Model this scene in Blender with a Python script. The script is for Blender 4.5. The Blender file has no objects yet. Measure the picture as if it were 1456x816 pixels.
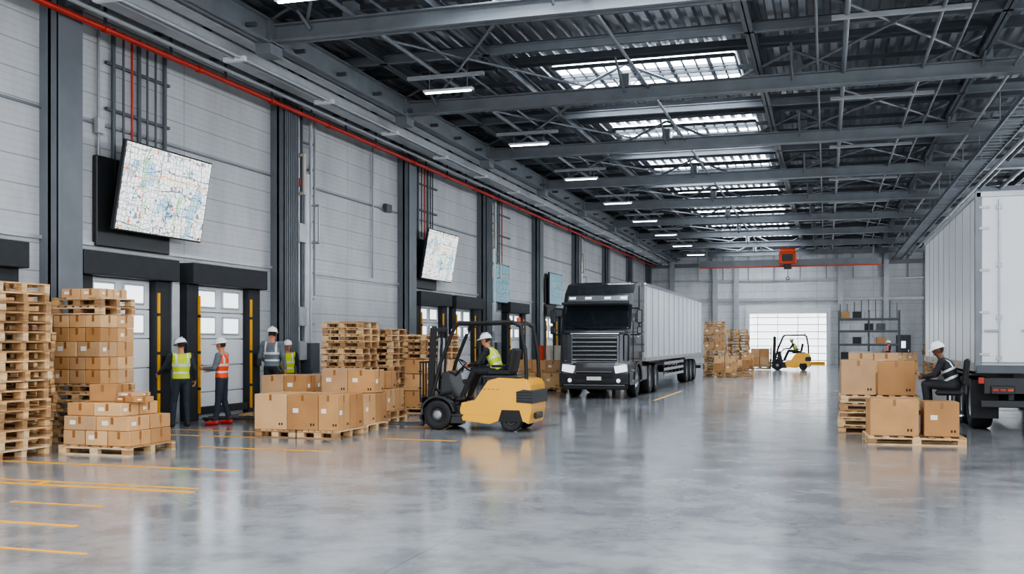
import bpy, bmesh, math, random
import numpy as np
from mathutils import Vector, Matrix
R=random.Random(7)
sc=bpy.context.scene
COL=sc.collection

# ---------------------------------------------------------------- materials
def lin(c):
    o=[]
    for x in c[:3]:
        x=x/255.0
        o.append(x/12.92 if x<=0.04045 else ((x+0.055)/1.055)**2.4)
    return (o[0],o[1],o[2],1.0)
def mat(name,col,rough=0.5,metal=0.0,var=0.15,scale=3.0,bump=0.0,emit=0.0,ecol=None,spec=0.5,stretch=None,coat=0.0):
    m=bpy.data.materials.new(name); m.use_nodes=True
    nt=m.node_tree; N=nt.nodes; L=nt.links
    p=N['Principled BSDF']
    p.inputs['Roughness'].default_value=rough
    p.inputs['Metallic'].default_value=metal
    p.inputs['Specular IOR Level'].default_value=spec
    p.inputs['Coat Weight'].default_value=coat
    c=lin(col)
    if var>0:
        tc=N.new('ShaderNodeTexCoord'); mp=N.new('ShaderNodeMapping')
        if stretch: mp.inputs['Scale'].default_value=stretch
        L.new(tc.outputs['Object'],mp.inputs['Vector'])
        nz=N.new('ShaderNodeTexNoise'); nz.inputs['Scale'].default_value=scale; nz.inputs['Detail'].default_value=5
        L.new(mp.outputs['Vector'],nz.inputs['Vector'])
        cr=N.new('ShaderNodeValToRGB')
        cr.color_ramp.elements[0].position=0.3; cr.color_ramp.elements[1].position=0.7
        cr.color_ramp.elements[0].color=tuple(x*(1-var) for x in c[:3])+(1,)
        cr.color_ramp.elements[1].color=tuple(min(1,x*(1+var)) for x in c[:3])+(1,)
        L.new(nz.outputs['Fac'],cr.inputs['Fac'])
        L.new(cr.outputs['Color'],p.inputs['Base Color'])
        if bump>0:
            b=N.new('ShaderNodeBump'); b.inputs['Strength'].default_value=bump; b.inputs['Distance'].default_value=0.01
            L.new(nz.outputs['Fac'],b.inputs['Height']); L.new(b.outputs['Normal'],p.inputs['Normal'])
    else:
        p.inputs['Base Color'].default_value=c
    if emit>0:
        p.inputs['Emission Color'].default_value=lin(ecol) if ecol else c
        p.inputs['Emission Strength'].default_value=emit
    return m
def mth(nt,op,a,b=None,c=None):
    n=nt.nodes.new('ShaderNodeMath'); n.operation=op
    for i,v in enumerate((a,b,c)):
        if v is None: continue
        if isinstance(v,(int,float)): n.inputs[i].default_value=v
        else: nt.links.new(v,n.inputs[i])
    return n.outputs[0]
def mix(nt,f,a,b,bt='MIX'):
    n=nt.nodes.new('ShaderNodeMixRGB'); n.blend_type=bt
    for i,v in enumerate((f,a,b)):
        if isinstance(v,(int,float)): n.inputs[i].default_value=v
        elif isinstance(v,tuple): n.inputs[i].default_value=v
        else: nt.links.new(v,n.inputs[i])
    return n.outputs[0]
def noise(nt,vec,scale,detail=4,rough=0.5):
    n=nt.nodes.new('ShaderNodeTexNoise'); n.inputs['Scale'].default_value=scale
    n.inputs['Detail'].default_value=detail; n.inputs['Roughness'].default_value=rough
    nt.links.new(vec,n.inputs['Vector']); return n.outputs['Fac']
def ramp(nt,v,p0,p1,c0=(0,0,0,1),c1=(1,1,1,1)):
    n=nt.nodes.new('ShaderNodeValToRGB'); e=n.color_ramp.elements
    if p0>p1: p0,p1,c0,c1=p1,p0,c1,c0
    e[0].position=p0;e[1].position=p1;e[0].color=c0;e[1].color=c1
    nt.links.new(v,n.inputs['Fac']); return n.outputs['Color']

def floor_mat():
    m=bpy.data.materials.new('polished_concrete'); m.use_nodes=True
    nt=m.node_tree; p=nt.nodes['Principled BSDF']
    tc=nt.nodes.new('ShaderNodeTexCoord').outputs['Object']
    n1=noise(nt,tc,0.3,4,0.5); n2=noise(nt,tc,1.4,10,0.68); n3=noise(nt,tc,30,4,0.6)
    c=mix(nt,ramp(nt,n1,0.25,0.75),lin((116,120,124)),lin((142,145,149)))
    c=mix(nt,mth(nt,'MULTIPLY',ramp(nt,n2,0.42,0.75),0.6),c,lin((168,170,172)))
    c=mix(nt,mth(nt,'MULTIPLY',ramp(nt,n2,0.52,0.28),0.5),c,lin((88,93,98)))
    sx=nt.nodes.new('ShaderNodeSeparateXYZ'); nt.links.new(tc,sx.inputs[0])
    def joint(o,per,off):
        f=mth(nt,'FRACT',mth(nt,'DIVIDE',mth(nt,'ADD',o,off),per))
        return mth(nt,'LESS_THAN',f,0.012/per)
    j=mth(nt,'MAXIMUM',joint(sx.outputs[0],5.5,102.2),joint(sx.outputs[1],5.5,101.0))
    c=mix(nt,mth(nt,'MULTIPLY',j,0.35),c,lin((66,70,74)))
    nt.links.new(c,p.inputs['Base Color'])
    r=mth(nt,'ADD',mth(nt,'MULTIPLY',n2,0.22),mth(nt,'MULTIPLY',n1,0.08))
    nt.links.new(r,p.inputs['Roughness'])
    p.inputs['Specular IOR Level'].default_value=0.9
    b=nt.nodes.new('ShaderNodeBump'); b.inputs['Strength'].default_value=0.04; b.inputs['Distance'].default_value=0.01
    nt.links.new(n3,b.inputs['Height']); nt.links.new(b.outputs[0],p.inputs['Normal'])
    return m
def panel_mat(name,ax,col=(204,207,210),pz=0.5,pv=4.0):
    m=bpy.data.materials.new(name); m.use_nodes=True
    nt=m.node_tree; p=nt.nodes['Principled BSDF']
    tc=nt.nodes.new('ShaderNodeTexCoord').outputs['Object']
    sx=nt.nodes.new('ShaderNodeSeparateXYZ'); nt.links.new(tc,sx.inputs[0])
    fz=mth(nt,'FRACT',mth(nt,'DIVIDE',sx.outputs[2],pz))
    g=mth(nt,'LESS_THAN',fz,0.04)
    fz2=mth(nt,'FRACT',mth(nt,'DIVIDE',sx.outputs[2],pz/4))
    gs=mth(nt,'MULTIPLY',mth(nt,'LESS_THAN',fz2,0.10),0.25)
    fy=mth(nt,'FRACT',mth(nt,'DIVIDE',mth(nt,'ADD',sx.outputs[ax],100.7),pv))
    g2=mth(nt,'LESS_THAN',fy,0.006)
    gg=mth(nt,'MAXIMUM',mth(nt,'MAXIMUM',g,g2),gs)
    mp=nt.nodes.new('ShaderNodeMapping'); mp.inputs['Scale'].default_value=(1,1,0.35); nt.links.new(tc,mp.inputs[0])
    n1=noise(nt,mp.outputs[0],0.9,7,0.6); n2=noise(nt,mp.outputs[0],7,5,0.6)
    c=mix(nt,ramp(nt,n1,0.3,0.75),lin(tuple(x*0.86 for x in col)),lin(col))
    c=mix(nt,mth(nt,'MULTIPLY',ramp(nt,n2,0.45,0.8),0.2),c,lin((150,152,154)))
    c=mix(nt,mth(nt,'MULTIPLY',gg,0.55),c,lin((90,94,98)))
    nt.links.new(c,p.inputs['Base Color']); p.inputs['Roughness'].default_value=0.42
    b=nt.nodes.new('ShaderNodeBump'); b.inputs['Strength'].default_value=0.5; b.inputs['Distance'].default_value=0.02
    nt.links.new(mth(nt,'SUBTRACT',1.0,gg),b.inputs['Height']); nt.links.new(b.outputs[0],p.inputs['Normal'])
    return m
def map_mat(name,tint=(250,251,250),strength=1.0):
    m=bpy.data.materials.new(name); m.use_nodes=True
    nt=m.node_tree; p=nt.nodes['Principled BSDF']
    tc=nt.nodes.new('ShaderNodeTexCoord').outputs['Object']
    sx=nt.nodes.new('ShaderNodeSeparateXYZ'); nt.links.new(tc,sx.inputs[0])
    cb=nt.nodes.new('ShaderNodeCombineXYZ')
    nt.links.new(sx.outputs[1],cb.inputs[0]); nt.links.new(sx.outputs[2],cb.inputs[1])
    v=cb.outputs[0]
    def vor(scale,feat,vec=v,rnd=1.0):
        n=nt.nodes.new('ShaderNodeTexVoronoi'); n.feature=feat; n.inputs['Scale'].default_value=scale
        n.inputs['Randomness'].default_value=rnd
        nt.links.new(vec,n.inputs['Vector']); return n
    c=lin(tint)
    nz=noise(nt,v,1.5,3)
    c=mix(nt,mth(nt,'MULTIPLY',ramp(nt,nz,0.56,0.58),0.8),c,lin((140,196,226)))
    nz2=noise(nt,v,3.1,3)
    c=mix(nt,mth(nt,'MULTIPLY',ramp(nt,nz2,0.62,0.63),0.7),c,lin((176,214,150)))
    e1=vor(9,'DISTANCE_TO_EDGE',v,0.55).outputs['Distance']
    c=mix(nt,mth(nt,'MULTIPLY',mth(nt,'LESS_THAN',e1,0.05),0.85),c,lin((70,82,96)))
    e1=vor(17,'DISTANCE_TO_EDGE',v,0.7).outputs['Distance']
    c=mix(nt,mth(nt,'MULTIPLY',mth(nt,'LESS_THAN',e1,0.045),0.5),c,lin((90,100,114)))
    def gridl(o,per,wd,off):
        f=mth(nt,'FRACT',mth(nt,'ADD',mth(nt,'DIVIDE',o,per),off)); return mth(nt,'LESS_THAN',f,wd/per)
    wob=mth(nt,'MULTIPLY',noise(nt,v,1.1,2),0.5)
    gy=mth(nt,'ADD',sx.outputs[1],wob); gz=mth(nt,'ADD',sx.outputs[2],wob)
    g=mth(nt,'MAXIMUM',gridl(gy,0.47,0.014,50.1),gridl(gz,0.39,0.014,50.3))
    c=mix(nt,mth(nt,'MULTIPLY',g,0.9),c,lin((50,62,76)))
    c=mix(nt,mth(nt,'MULTIPLY',gridl(gz,1.3,0.024,50.6),0.95),c,lin((240,160,30)))
    c=mix(nt,mth(nt,'MULTIPLY',gridl(gy,1.1,0.024,50.4),0.95),c,lin((110,186,60)))
    d=vor(7,'F1'); rnd=d.outputs['Color']
    sr=nt.nodes.new('ShaderNodeSeparateColor'); nt.links.new(rnd,sr.inputs[0])
    dot=mth(nt,'MULTIPLY',mth(nt,'LESS_THAN',d.outputs['Distance'],0.24),mth(nt,'GREATER_THAN',sr.outputs[0],0.78))
    dc=mix(nt,mth(nt,'GREATER_THAN',sr.outputs[1],0.5),lin((230,110,30)),lin((10,110,196)))
    c=mix(nt,dot,c,dc)
    p.inputs['Base Color'].default_value=(0.02,0.02,0.02,1)
    nt.links.new(c,p.inputs['Emission Color'])
    p.inputs['Emission Strength'].default_value=strength; p.inputs['Roughness'].default_value=0.3
    return m

M_FLOOR=floor_mat()
M_WALLL=panel_mat('wall_panel_side',1)
M_WALLB=panel_mat('wall_panel_end',0,(236,239,242))
M_STEEL=mat('grey_painted_steel',(120,125,131),0.45,0.2,0.12,2.0)
M_STEELD=mat('dark_grey_steel',(84,89,95),0.45,0.2,0.12,2.0)
M_COLM=mat('column_steel',(108,113,119),0.45,0.1,0.14,1.2)
M_TRAY=mat('galvanised_tray',(176,180,184),0.35,0.3,0.1,3.0)
M_DECK=mat('galvanised_deck',(146,150,156),0.28,0.75,0.35,0.8,stretch=(1,0.15,1))
M_RED=mat('red_pipe',(178,46,32),0.4,0,0.08)
M_PIPE=mat('conduit_grey',(150,153,156),0.4,0.4,0.1)
M_CREAM=mat('conduit_cream',(196,190,176),0.5,0,0.1)
M_WHITE=mat('white_panel',(222,226,230),0.35,0,0.04,1.0)
M_BLACK=mat('black_rubber',(26,27,29),0.6,0,0.15,8)
M_PAD=mat('dock_pad_black',(42,45,49),0.65,0,0.15,4)
M_YEL=mat('safety_yellow',(236,168,12),0.45,0,0.08)
M_FORK=mat('forklift_yellow',(236,170,24),0.32,0,0.05,2,coat=0.4)
M_DARK=mat('dark_plastic',(42,44,47),0.45,0,0.1,5)
M_GLOW=mat('daylight_glass',(240,246,250),0.2,0,0,emit=1.6,ecol=(236,244,250))
M_SKYL=mat('skylight_sheet',(240,246,250),0.3,0,0,emit=19.0,ecol=(240,246,252))
M_SIDEFILL=mat('side_fill_glow',(240,246,250),0.3,0,0,emit=8.0,ecol=(242,247,251))  # glow for the added fill panels on the right wall
M_TUBE=mat('light_tube',(250,250,250),0.3,0,0,emit=16.0,ecol=(246,249,255))
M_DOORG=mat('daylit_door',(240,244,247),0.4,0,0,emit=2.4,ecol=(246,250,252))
M_WOOD=[mat('pallet_wood_%d'%i,c,0.75,0,0.28,6,0.3,stretch=(1,1,4)) for i,c in enumerate([(194,156,110),(166,128,88),(208,174,130),(148,114,80),(202,176,142)])]
M_CART=[mat('carton_%d'%i,c,0.7,0,0.12,2.5,0.05) for i,c in enumerate([(188,142,94),(200,156,108),(172,126,80),(208,168,122),(182,146,108)])]
M_TAPE=mat('carton_tape',(146,98,54),0.3,0,0.05)
M_TAPEW=mat('carton_label',(232,230,222),0.5,0,0.05)
M_PRINT=mat('carton_print',(52,44,38),0.7,0,0.05)
M_CABP=mat('truck_paint_black',(56,60,66),0.2,0.4,0.05,2,coat=0.7)
M_CABG=mat('truck_trim_grey',(136,141,147),0.25,0.6,0.06)
M_GLASS=mat('tinted_glass',(34,40,46),0.05,0.0,0,spec=1.0)
M_CHROME=mat('chrome',(205,209,213),0.15,0.95,0.03)
M_LAMP=mat('headlamp_glass',(220,228,236),0.1,0.2,0,emit=1.2)
M_BOXW=mat('trailer_white',(216,220,224),0.32,0.05,0.05,0.7)
M_BOXG=mat('trailer_seam',(150,155,160),0.4,0.2,0.05)
M_ORANGE=mat('crane_orange',(196,66,28),0.45,0,0.1)
M_SKIN=mat('skin',(190,130,98),0.55,0,0.05,10)
M_SKIND=mat('skin_dark',(100,66,48),0.55,0,0.05,10)
M_HAIR=mat('hair_dark',(40,30,26),0.7,0,0.15,30)
M_EYE=mat('eye_white',(235,235,235),0.3,0,0)
M_IRIS=mat('eye_iris',(30,24,20),0.3,0,0)
M_LIP=mat('lips',(150,82,74),0.5,0,0)
M_HELM=mat('helmet_white',(236,238,240),0.25,0,0.02,coat=0.4)
M_HIVY=mat('hi_vis_yellow',(190,208,30),0.6,0,0.08,9)
M_HIVO=mat('hi_vis_orange',(230,76,24),0.6,0,0.08,9)
M_REFL=mat('reflective_band',(206,208,206),0.35,0.2,0.04)
M_NAVY=mat('navy_cloth',(42,48,58),0.8,0,0.2,12)
M_GREYC=mat('grey_cloth',(98,106,114),0.8,0,0.15,12)
M_BLKC=mat('black_cloth',(34,36,40),0.8,0,0.2,12)
M_BOOT=mat('boot_leather',(46,40,36),0.6,0,0.15,12)
M_REDS=mat('red_boot',(180,40,32),0.5,0,0.1)
M_GLOVE=mat('glove_tan',(196,156,100),0.7,0,0.1)
def mark_mat():
    m=bpy.data.materials.new('worn_yellow_paint'); m.use_nodes=True
    nt=m.node_tree; p=nt.nodes['Principled BSDF']
    tc=nt.nodes.new('ShaderNodeTexCoord').outputs['Object']
    n=noise(nt,tc,5,8,0.7)
    c=mix(nt,ramp(nt,n,0.50,0.66),lin((230,160,20)),lin((160,152,120)))
    nt.links.new(c,p.inputs['Base Color']); p.inputs['Roughness'].default_value=0.5
    return m
M_MARK=mark_mat()

# ---------------------------------------------------------------- mesh builder
class MB:
    def __init__(s):
        s.v=[];s.f=[];s.m=[];s.sm=[];s.mats=[];s.M=Matrix.Identity(4)
    def mi(s,m):
        if m not in s.mats: s.mats.append(m)
        return s.mats.index(m)
    def add(s,vs,fs,m,smooth=False):
        o=len(s.v); k=s.mi(m)
        s.v+= [tuple(s.M@Vector(p)) for p in vs]
        for f in fs:
            s.f.append([i+o for i in f]); s.m.append(k); s.sm.append(smooth)
    def box(s,cx,cy,cz,sx,sy,sz,m,c=0.0,rz=0.0):
        hx,hy,hz=sx/2,sy/2,sz/2
        old=s.M
        s.M=s.M@Matrix.Translation((cx,cy,cz))@Matrix.Rotation(rz,4,'Z')
        if c<=0:
            vs=[(x,y,z) for x in(-hx,hx) for y in(-hy,hy) for z in(-hz,hz)]
            s.add(vs,[(0,1,3,2),(4,6,7,5),(0,4,5,1),(2,3,7,6),(0,2,6,4),(1,5,7,3)],m)
        else:
            vs=[];ix={}
            for a in(-1,1):
                for b in(-1,1):
                    for d in(-1,1):
                        ix[(a,b,d,0)]=len(vs);vs.append((a*hx,b*(hy-c),d*(hz-c)))
                        ix[(a,b,d,1)]=len(vs);vs.append((a*(hx-c),b*hy,d*(hz-c)))
                        ix[(a,b,d,2)]=len(vs);vs.append((a*(hx-c),b*(hy-c),d*hz))
            fs=[]
            q=[(-1,-1),(1,-1),(1,1),(-1,1)]
            for a in(-1,1):
                fs.append([ix[(a,p,r,0)] for p,r in q]); fs.append([ix[(p,a,r,1)] for p,r in q]); fs.append([ix[(p,r,a,2)] for p,r in q])
                for b in(-1,1):
                    fs.append([ix[(a,b,-1,0)],ix[(a,b,-1,1)],ix[(a,b,1,1)],ix[(a,b,1,0)]])
                    fs.append([ix[(a,-1,b,0)],ix[(a,-1,b,2)],ix[(a,1,b,2)],ix[(a,1,b,0)]])
                    fs.append([ix[(-1,a,b,1)],ix[(-1,a,b,2)],ix[(1,a,b,2)],ix[(1,a,b,1)]])
                    for d in(-1,1): fs.append([ix[(a,b,d,0)],ix[(a,b,d,1)],ix[(a,b,d,2)]])
            s.add(vs,fs,m)
        s.M=old
    def cyl(s,p0,p1,r,m,n=10,r2=None,smooth=True):
        p0=Vector(p0);p1=Vector(p1);r2=r if r2 is None else r2
        a=(p1-p0).normalized(); u=a.orthogonal().normalized(); w=a.cross(u)
        vs=[];
        for p,rr in((p0,r),(p1,r2)):
            for i in range(n):
                t=2*math.pi*i/n; vs.append(tuple(p+u*math.cos(t)*rr+w*math.sin(t)*rr))
        s.add(vs,[(i,(i+1)%n,n+(i+1)%n,n+i) for i in range(n)],m,smooth)
        s.add(vs[:n],[list(range(n))],m); s.add(vs[n:],[list(range(n))],m)
    def path(s,pts,r,m,n=8):
        for a,b in zip(pts[:-1],pts[1:]): s.cyl(a,b,r,m,n)
        for p in pts[1:-1]: s.ell(p,(r,r,r),m,6,8)
    def ell(s,c,rad,m,nl=8,ns=12,zmin=-1.0):
        vs=[];fs=[]
        angs=[max(math.pi*(i/nl)-math.pi/2,math.asin(zmin)) for i in range(nl+1)]
        for a in angs:
            for j in range(ns):
                t=2*math.pi*j/ns
                vs.append((c[0]+rad[0]*math.cos(a)*math.cos(t),c[1]+rad[1]*math.cos(a)*math.sin(t),c[2]+rad[2]*math.sin(a)))
        for i in range(nl):
            if abs(angs[i]-angs[i+1])<1e-6: continue
            for j in range(ns):
                fs.append((i*ns+j,i*ns+(j+1)%ns,(i+1)*ns+(j+1)%ns,(i+1)*ns+j))
        s.add(vs,fs,m,True)
    def prism(s,prof,ax,a,b,m,smooth=False):
        def P(p,t):
            if ax=='y': return (p[0],t,p[1])
            if ax=='x': return (t,p[0],p[1])
            return (p[0],p[1],t)
        n=len(prof); vs=[P(p,a) for p in prof]+[P(p,b) for p in prof]
        s.add(vs,[list(range(n)),list(range(n,2*n))]+[(i,(i+1)%n,n+(i+1)%n,n+i) for i in range(n)],m,smooth)
    def lathe(s,c,ax,prof,m,n=24,smooth=True):
        vs=[];fs=[];k=len(prof)
        for i in range(n):
            t=2*math.pi*i/n; co,si=math.cos(t),math.sin(t)
            for (h,r) in prof:
                if ax=='x': vs.append((c[0]+h,c[1]+r*co,c[2]+r*si))
                elif ax=='y': vs.append((c[0]+r*co,c[1]+h,c[2]+r*si))
                else: vs.append((c[0]+r*co,c[1]+r*si,c[2]+h))
        for i in range(n):
            j=(i+1)%n
            for q in range(k-1): fs.append((i*k+q,j*k+q,j*k+q+1,i*k+q+1))
        s.add(vs,fs,m,smooth)
    def wheel(s,c,ax,r,w,rimm=None,rr=0.55):
        h=w/2
        s.lathe(c,ax,[(-h*0.8,r*rr),(-h,r*0.75),(-h*0.9,r*0.93),(-h*0.6,r),(h*0.6,r),(h*0.9,r*0.93),(h,r*0.75),(h*0.8,r*rr)],M_BLACK)
        rm=rimm or M_PIPE
        s.lathe(c,ax,[(-h*0.8,r*rr),(-h*0.45,r*rr*0.85),(-h*0.45,r*0.22),(-h*0.8,r*0.18),(-h*0.8,0.001)],rm)
        s.lathe(c,ax,[(h*0.8,r*rr),(h*0.45,r*rr*0.85),(h*0.45,r*0.22),(h*0.8,r*0.18),(h*0.8,0.001)],rm)
    def obj(s,name,loc=(0,0,0),rz=0.0,bevel=0.0,recalc=True):
        me=bpy.data.meshes.new(name); me.from_pydata(s.v,[],s.f)
        for m in s.mats: me.materials.append(m)
        me.polygons.foreach_set('material_index',s.m); me.polygons.foreach_set('use_smooth',s.sm)
        if recalc:
            bm=bmesh.new(); bm.from_mesh(me); bmesh.ops.recalc_face_normals(bm,faces=bm.faces); bm.to_mesh(me); bm.free()
        me.update()
        o=bpy.data.objects.new(name,me); COL.objects.link(o)
        o.location=loc; o.rotation_euler=(0,0,rz)
        if bevel>0:
            b=o.modifiers.new('bevel','BEVEL'); b.width=bevel; b.segments=2; b.limit_method='ANGLE'; b.angle_limit=math.radians(40)
        return o

# ---------------------------------------------------------------- room shell
XL,XR,YB,ZC=-13.5,9.5,80.0,9.0
b=MB(); b.box((XL+XR)/2,35.0,-0.1,XR-XL+2,92,0.2,M_FLOOR); b.obj('floor')
b=MB(); b.box(XL-0.15,41.5,4.6,0.3,79,9.2,M_WALLL); b.obj('wall_left')
b=MB(); b.box(XR+0.15,43.5,4.6,0.3,75,9.2,M_WALLL); b.obj('wall_right')
b=MB(); b.box((XL+XR)/2,YB+0.15,4.6,XR-XL,0.3,9.2,M_WALLB); b.obj('wall_back')
b=MB(); per=0.34; x=XL; prof=[]
while x<XR:
    prof+=[(x,0.0),(x+per*0.42,0.0),(x+per*0.55,0.09),(x+per*0.87,0.09)]; x+=per
n=len(prof); vs=[]
for Y in (9.0,YB):
    vs+=[(p[0],Y,ZC+p[1]) for p in prof]
b.add(vs,[(i,i+1,n+i+1,n+i) for i in range(n-1)],M_DECK)
vt=[(XL,9.0,ZC+0.14),(XR,9.0,ZC+0.14),(XR,YB,ZC+0.14),(XL,YB,ZC+0.14)]
b.add(vt,[(0,1,2,3)],M_STEELD)
b.obj('ceiling',recalc=False)
sk=0
for y0 in (10,18,26,34,42,50,58,66,74):  # last one is added at the far end to brighten the back wall
    sk+=1
    b=MB()
    x0,x1,y1=-6.9,-2.2,y0+(2.2 if y0==18 else 3.4)
    if y0==18: y0=17.0
    b.box((x0+x1)/2,(y0+y1)/2,ZC-0.02,x1-x0,y1-y0,0.03,M_SKYL)
    for i in range(15):
        xx=x0+(x1-x0)*i/14; b.box(xx,(y0+y1)/2,ZC-0.07,0.05 if i%3 else 0.11,y1-y0,0.05,M_STEEL)
    for q in range(5): b.box((x0+x1)/2,y0+(y1-y0)*q/4,ZC-0.08,x1-x0,0.08,0.09,M_STEELD)
    b.obj('skylight_and_fill_%d'%sk)
for k in range(8):  # added out-of-view glow panels, lighting the left wall and ceiling
    b=MB(); yc=13.3+8*k
    b.box(XR-0.03,yc,6.2,0.05,6.2,3.4,M_SIDEFILL)
    for i in range(5): b.box(XR-0.08,yc-3.1+i*1.55,6.2,0.08,0.08,3.4,M_TRAY)
    for zz in (4.5,6.2,7.9): b.box(XR-0.08,yc,zz,0.08,6.3,0.08,M_TRAY)
    b.obj('skylight_and_fill_%d'%(20+k))

def ibeam_x(b,y,z,x0,x1,h=0.42,w=0.28,m=M_STEEL):
    b.box((x0+x1)/2,y,z+0.015,x1-x0,w,0.03,m); b.box((x0+x1)/2,y,z+h-0.015,x1-x0,w,0.03,m)
    b.box((x0+x1)/2,y,z+h/2,x1-x0,0.03,h,m)
def ibeam_y(b,x,z,y0,y1,h=0.35,w=0.2,m=M_STEEL):
    b.box(x,(y0+y1)/2,z+0.012,w,y1-y0,0.024,m); b.box(x,(y0+y1)/2,z+h-0.012,w,y1-y0,0.024,m)
    b.box(x,(y0+y1)/2,z+h/2,0.025,y1-y0,h,m)
BY=[11.8+7.2*i for i in range(10)]
b=MB()
for y in BY:
    ibeam_x(b,y,8.0,-11.2,XR,0.36,0.32)
    ibeam_x(b,y+3.6,8.42,-12.8,XR,0.2,0.12,M_STEEL)
    for dy in (1.8,5.4): ibeam_x(b,y+dy,8.66,-12.8,XR,0.16,0.09,M_STEELD)
    for dy in (0.9,2.7,4.5,6.3): b.box(-1.65,y+dy,8.88,22.3,0.06,0.12,M_STEELD)
    b.box(-11.2,y,8.1,0.35,0.5,0.75,M_STEEL)
    for xx in (-9.3,-5,-0.7,3.6): b.box(xx,y,8.5,0.25,0.3,0.35,M_STEEL)
    for xx in (-10.2,-5.0,-0.8,3.5):
        b.cyl((xx-1.3,y,8.36),(xx,y,8.95),0.04,M_STEEL,6); b.cyl((xx+1.3,y,8.36),(xx,y,8.95),0.04,M_STEEL,6)
        b.cyl((xx,y-1.6,8.9),(xx,y-0.1,8.2),0.035,M_STEEL,6); b.cyl((xx,y+1.6,8.9),(xx,y+0.1,8.2),0.035,M_STEEL,6)
b.obj('ceiling_beam_frame')
b=MB()
for xx in (-10.2,-7.6,-1.6,3.5,7.8):
    ibeam_y(b,xx,8.42,9.0,YB,0.26,0.2,M_STEELD)
for xx,zz,r in ((-9.2,8.38,0.05),(-8.5,8.4,0.03),(-4.4,8.3,0.04),(-0.2,8.36,0.03),(0.4,8.34,0.06),(2.2,8.3,0.04),(2.8,8.36,0.03),(6.3,8.3,0.05),(7.1,8.3,0.08)):
    b.cyl((xx,9,zz),(xx,YB-0.1,zz),r,M_STEEL,8)
for y in BY[:-1]:
    for xx in (-10.2,-0.8):
        dx=4.2
        b.cyl((xx,y+0.2,8.4),(xx+dx,y+7.0,8.4),0.035,M_STEEL,6)
        b.cyl((xx+dx,y+0.2,8.36),(xx,y+7.0,8.36),0.035,M_STEEL,6)
    b.box(1.4,y+2.6,8.28,2.6,0.12,0.08,M_TRAY); b.box(-9.0,y+4.6,8.3,2.0,0.12,0.08,M_TRAY)
b.obj('ceiling_purlin_frame')
b=MB()
y0,y1=9.0,YB; ym=(y0+y1)/2; L=y1-y0
b.box(-12.1,ym,7.86,0.55,L,0.22,M_TRAY)
b.box(-12.45,ym,7.98,0.05,L,0.3,M_TRAY)
b.box(-11.55,ym,7.98,0.30,L,0.06,M_TRAY); b.box(-11.4,ym,8.06,0.03,L,0.2,M_TRAY)
ibeam_y(b,-11.15,7.95,y0,y1,0.5,0.25,M_STEEL)
b.box(-12.75,ym,8.25,0.12,L,0.12,M_STEELD)
for xx,zz,rr in ((-11.75,7.70,0.035),(-11.9,7.7,0.03),(-12.6,7.72,0.05),(-13.2,7.95,0.06)):
    b.cyl((xx,y0,zz),(xx,y1,zz),rr,M_TRAY,8)
for i in range(36):
    yy=10+i*2.0
    b.box(-12.1,yy,8.1,2.4,0.08,0.08,M_STEELD)
    b.box(-12.9,yy,7.9,0.04,0.05,0.5,M_STEELD)
    if i%2==0:
        b.box(-11.9,yy+0.8,7.68,0.5,0.12,0.1,M_WHITE)
b.obj('service_cable_tray')
b=MB(); b.cyl((-12.95,y0,7.62),(-12.95,y1,7.62),0.06,M_RED,12)
for i in range(24): b.cyl((-12.95,10+i*3,7.62),(-12.95,10.12+i*3,7.62),0.08,M_RED,12)
b.obj('sprinkler_main_pipe')
b=MB()
for xx in (4.6,5.2): b.box(xx,45,7.75,0.05,69,0.14,M_STEEL)
for i in range(138): b.box(4.9,10.7+i*0.5,7.72,0.6,0.05,0.04,M_STEEL)
for i in range(17): 
    for xx in (4.6,5.2): b.cyl((xx,11+i*4,7.8),(xx,11+i*4,8.95),0.015,M_PIPE,6)
b.cyl((5.6,10,7.8),(5.6,79.5,7.8),0.06,M_PIPE,8); b.cyl((4.2,10,8.2),(4.2,79.5,8.2),0.04,M_PIPE,8)
b.obj('cable_ladder')
for i,(xx,yy) in enumerate([(-9.0,y) for y in (16.6,23.8,31,38.2,45.4,52.6,59.8,67,74.2)]):
    b=MB(); b.box(xx,yy,8.0,1.3,0.14,0.06,M_WHITE); b.box(xx,yy,7.955,1.2,0.05,0.03,M_TUBE)
    b.cyl((xx-0.5,yy,8.0),(xx-0.5,yy,8.95),0.01,M_PIPE,5); b.cyl((xx+0.5,yy,8.0),(xx+0.5,yy,8.95),0.01,M_PIPE,5)
    b.obj('strip_light')

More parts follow.
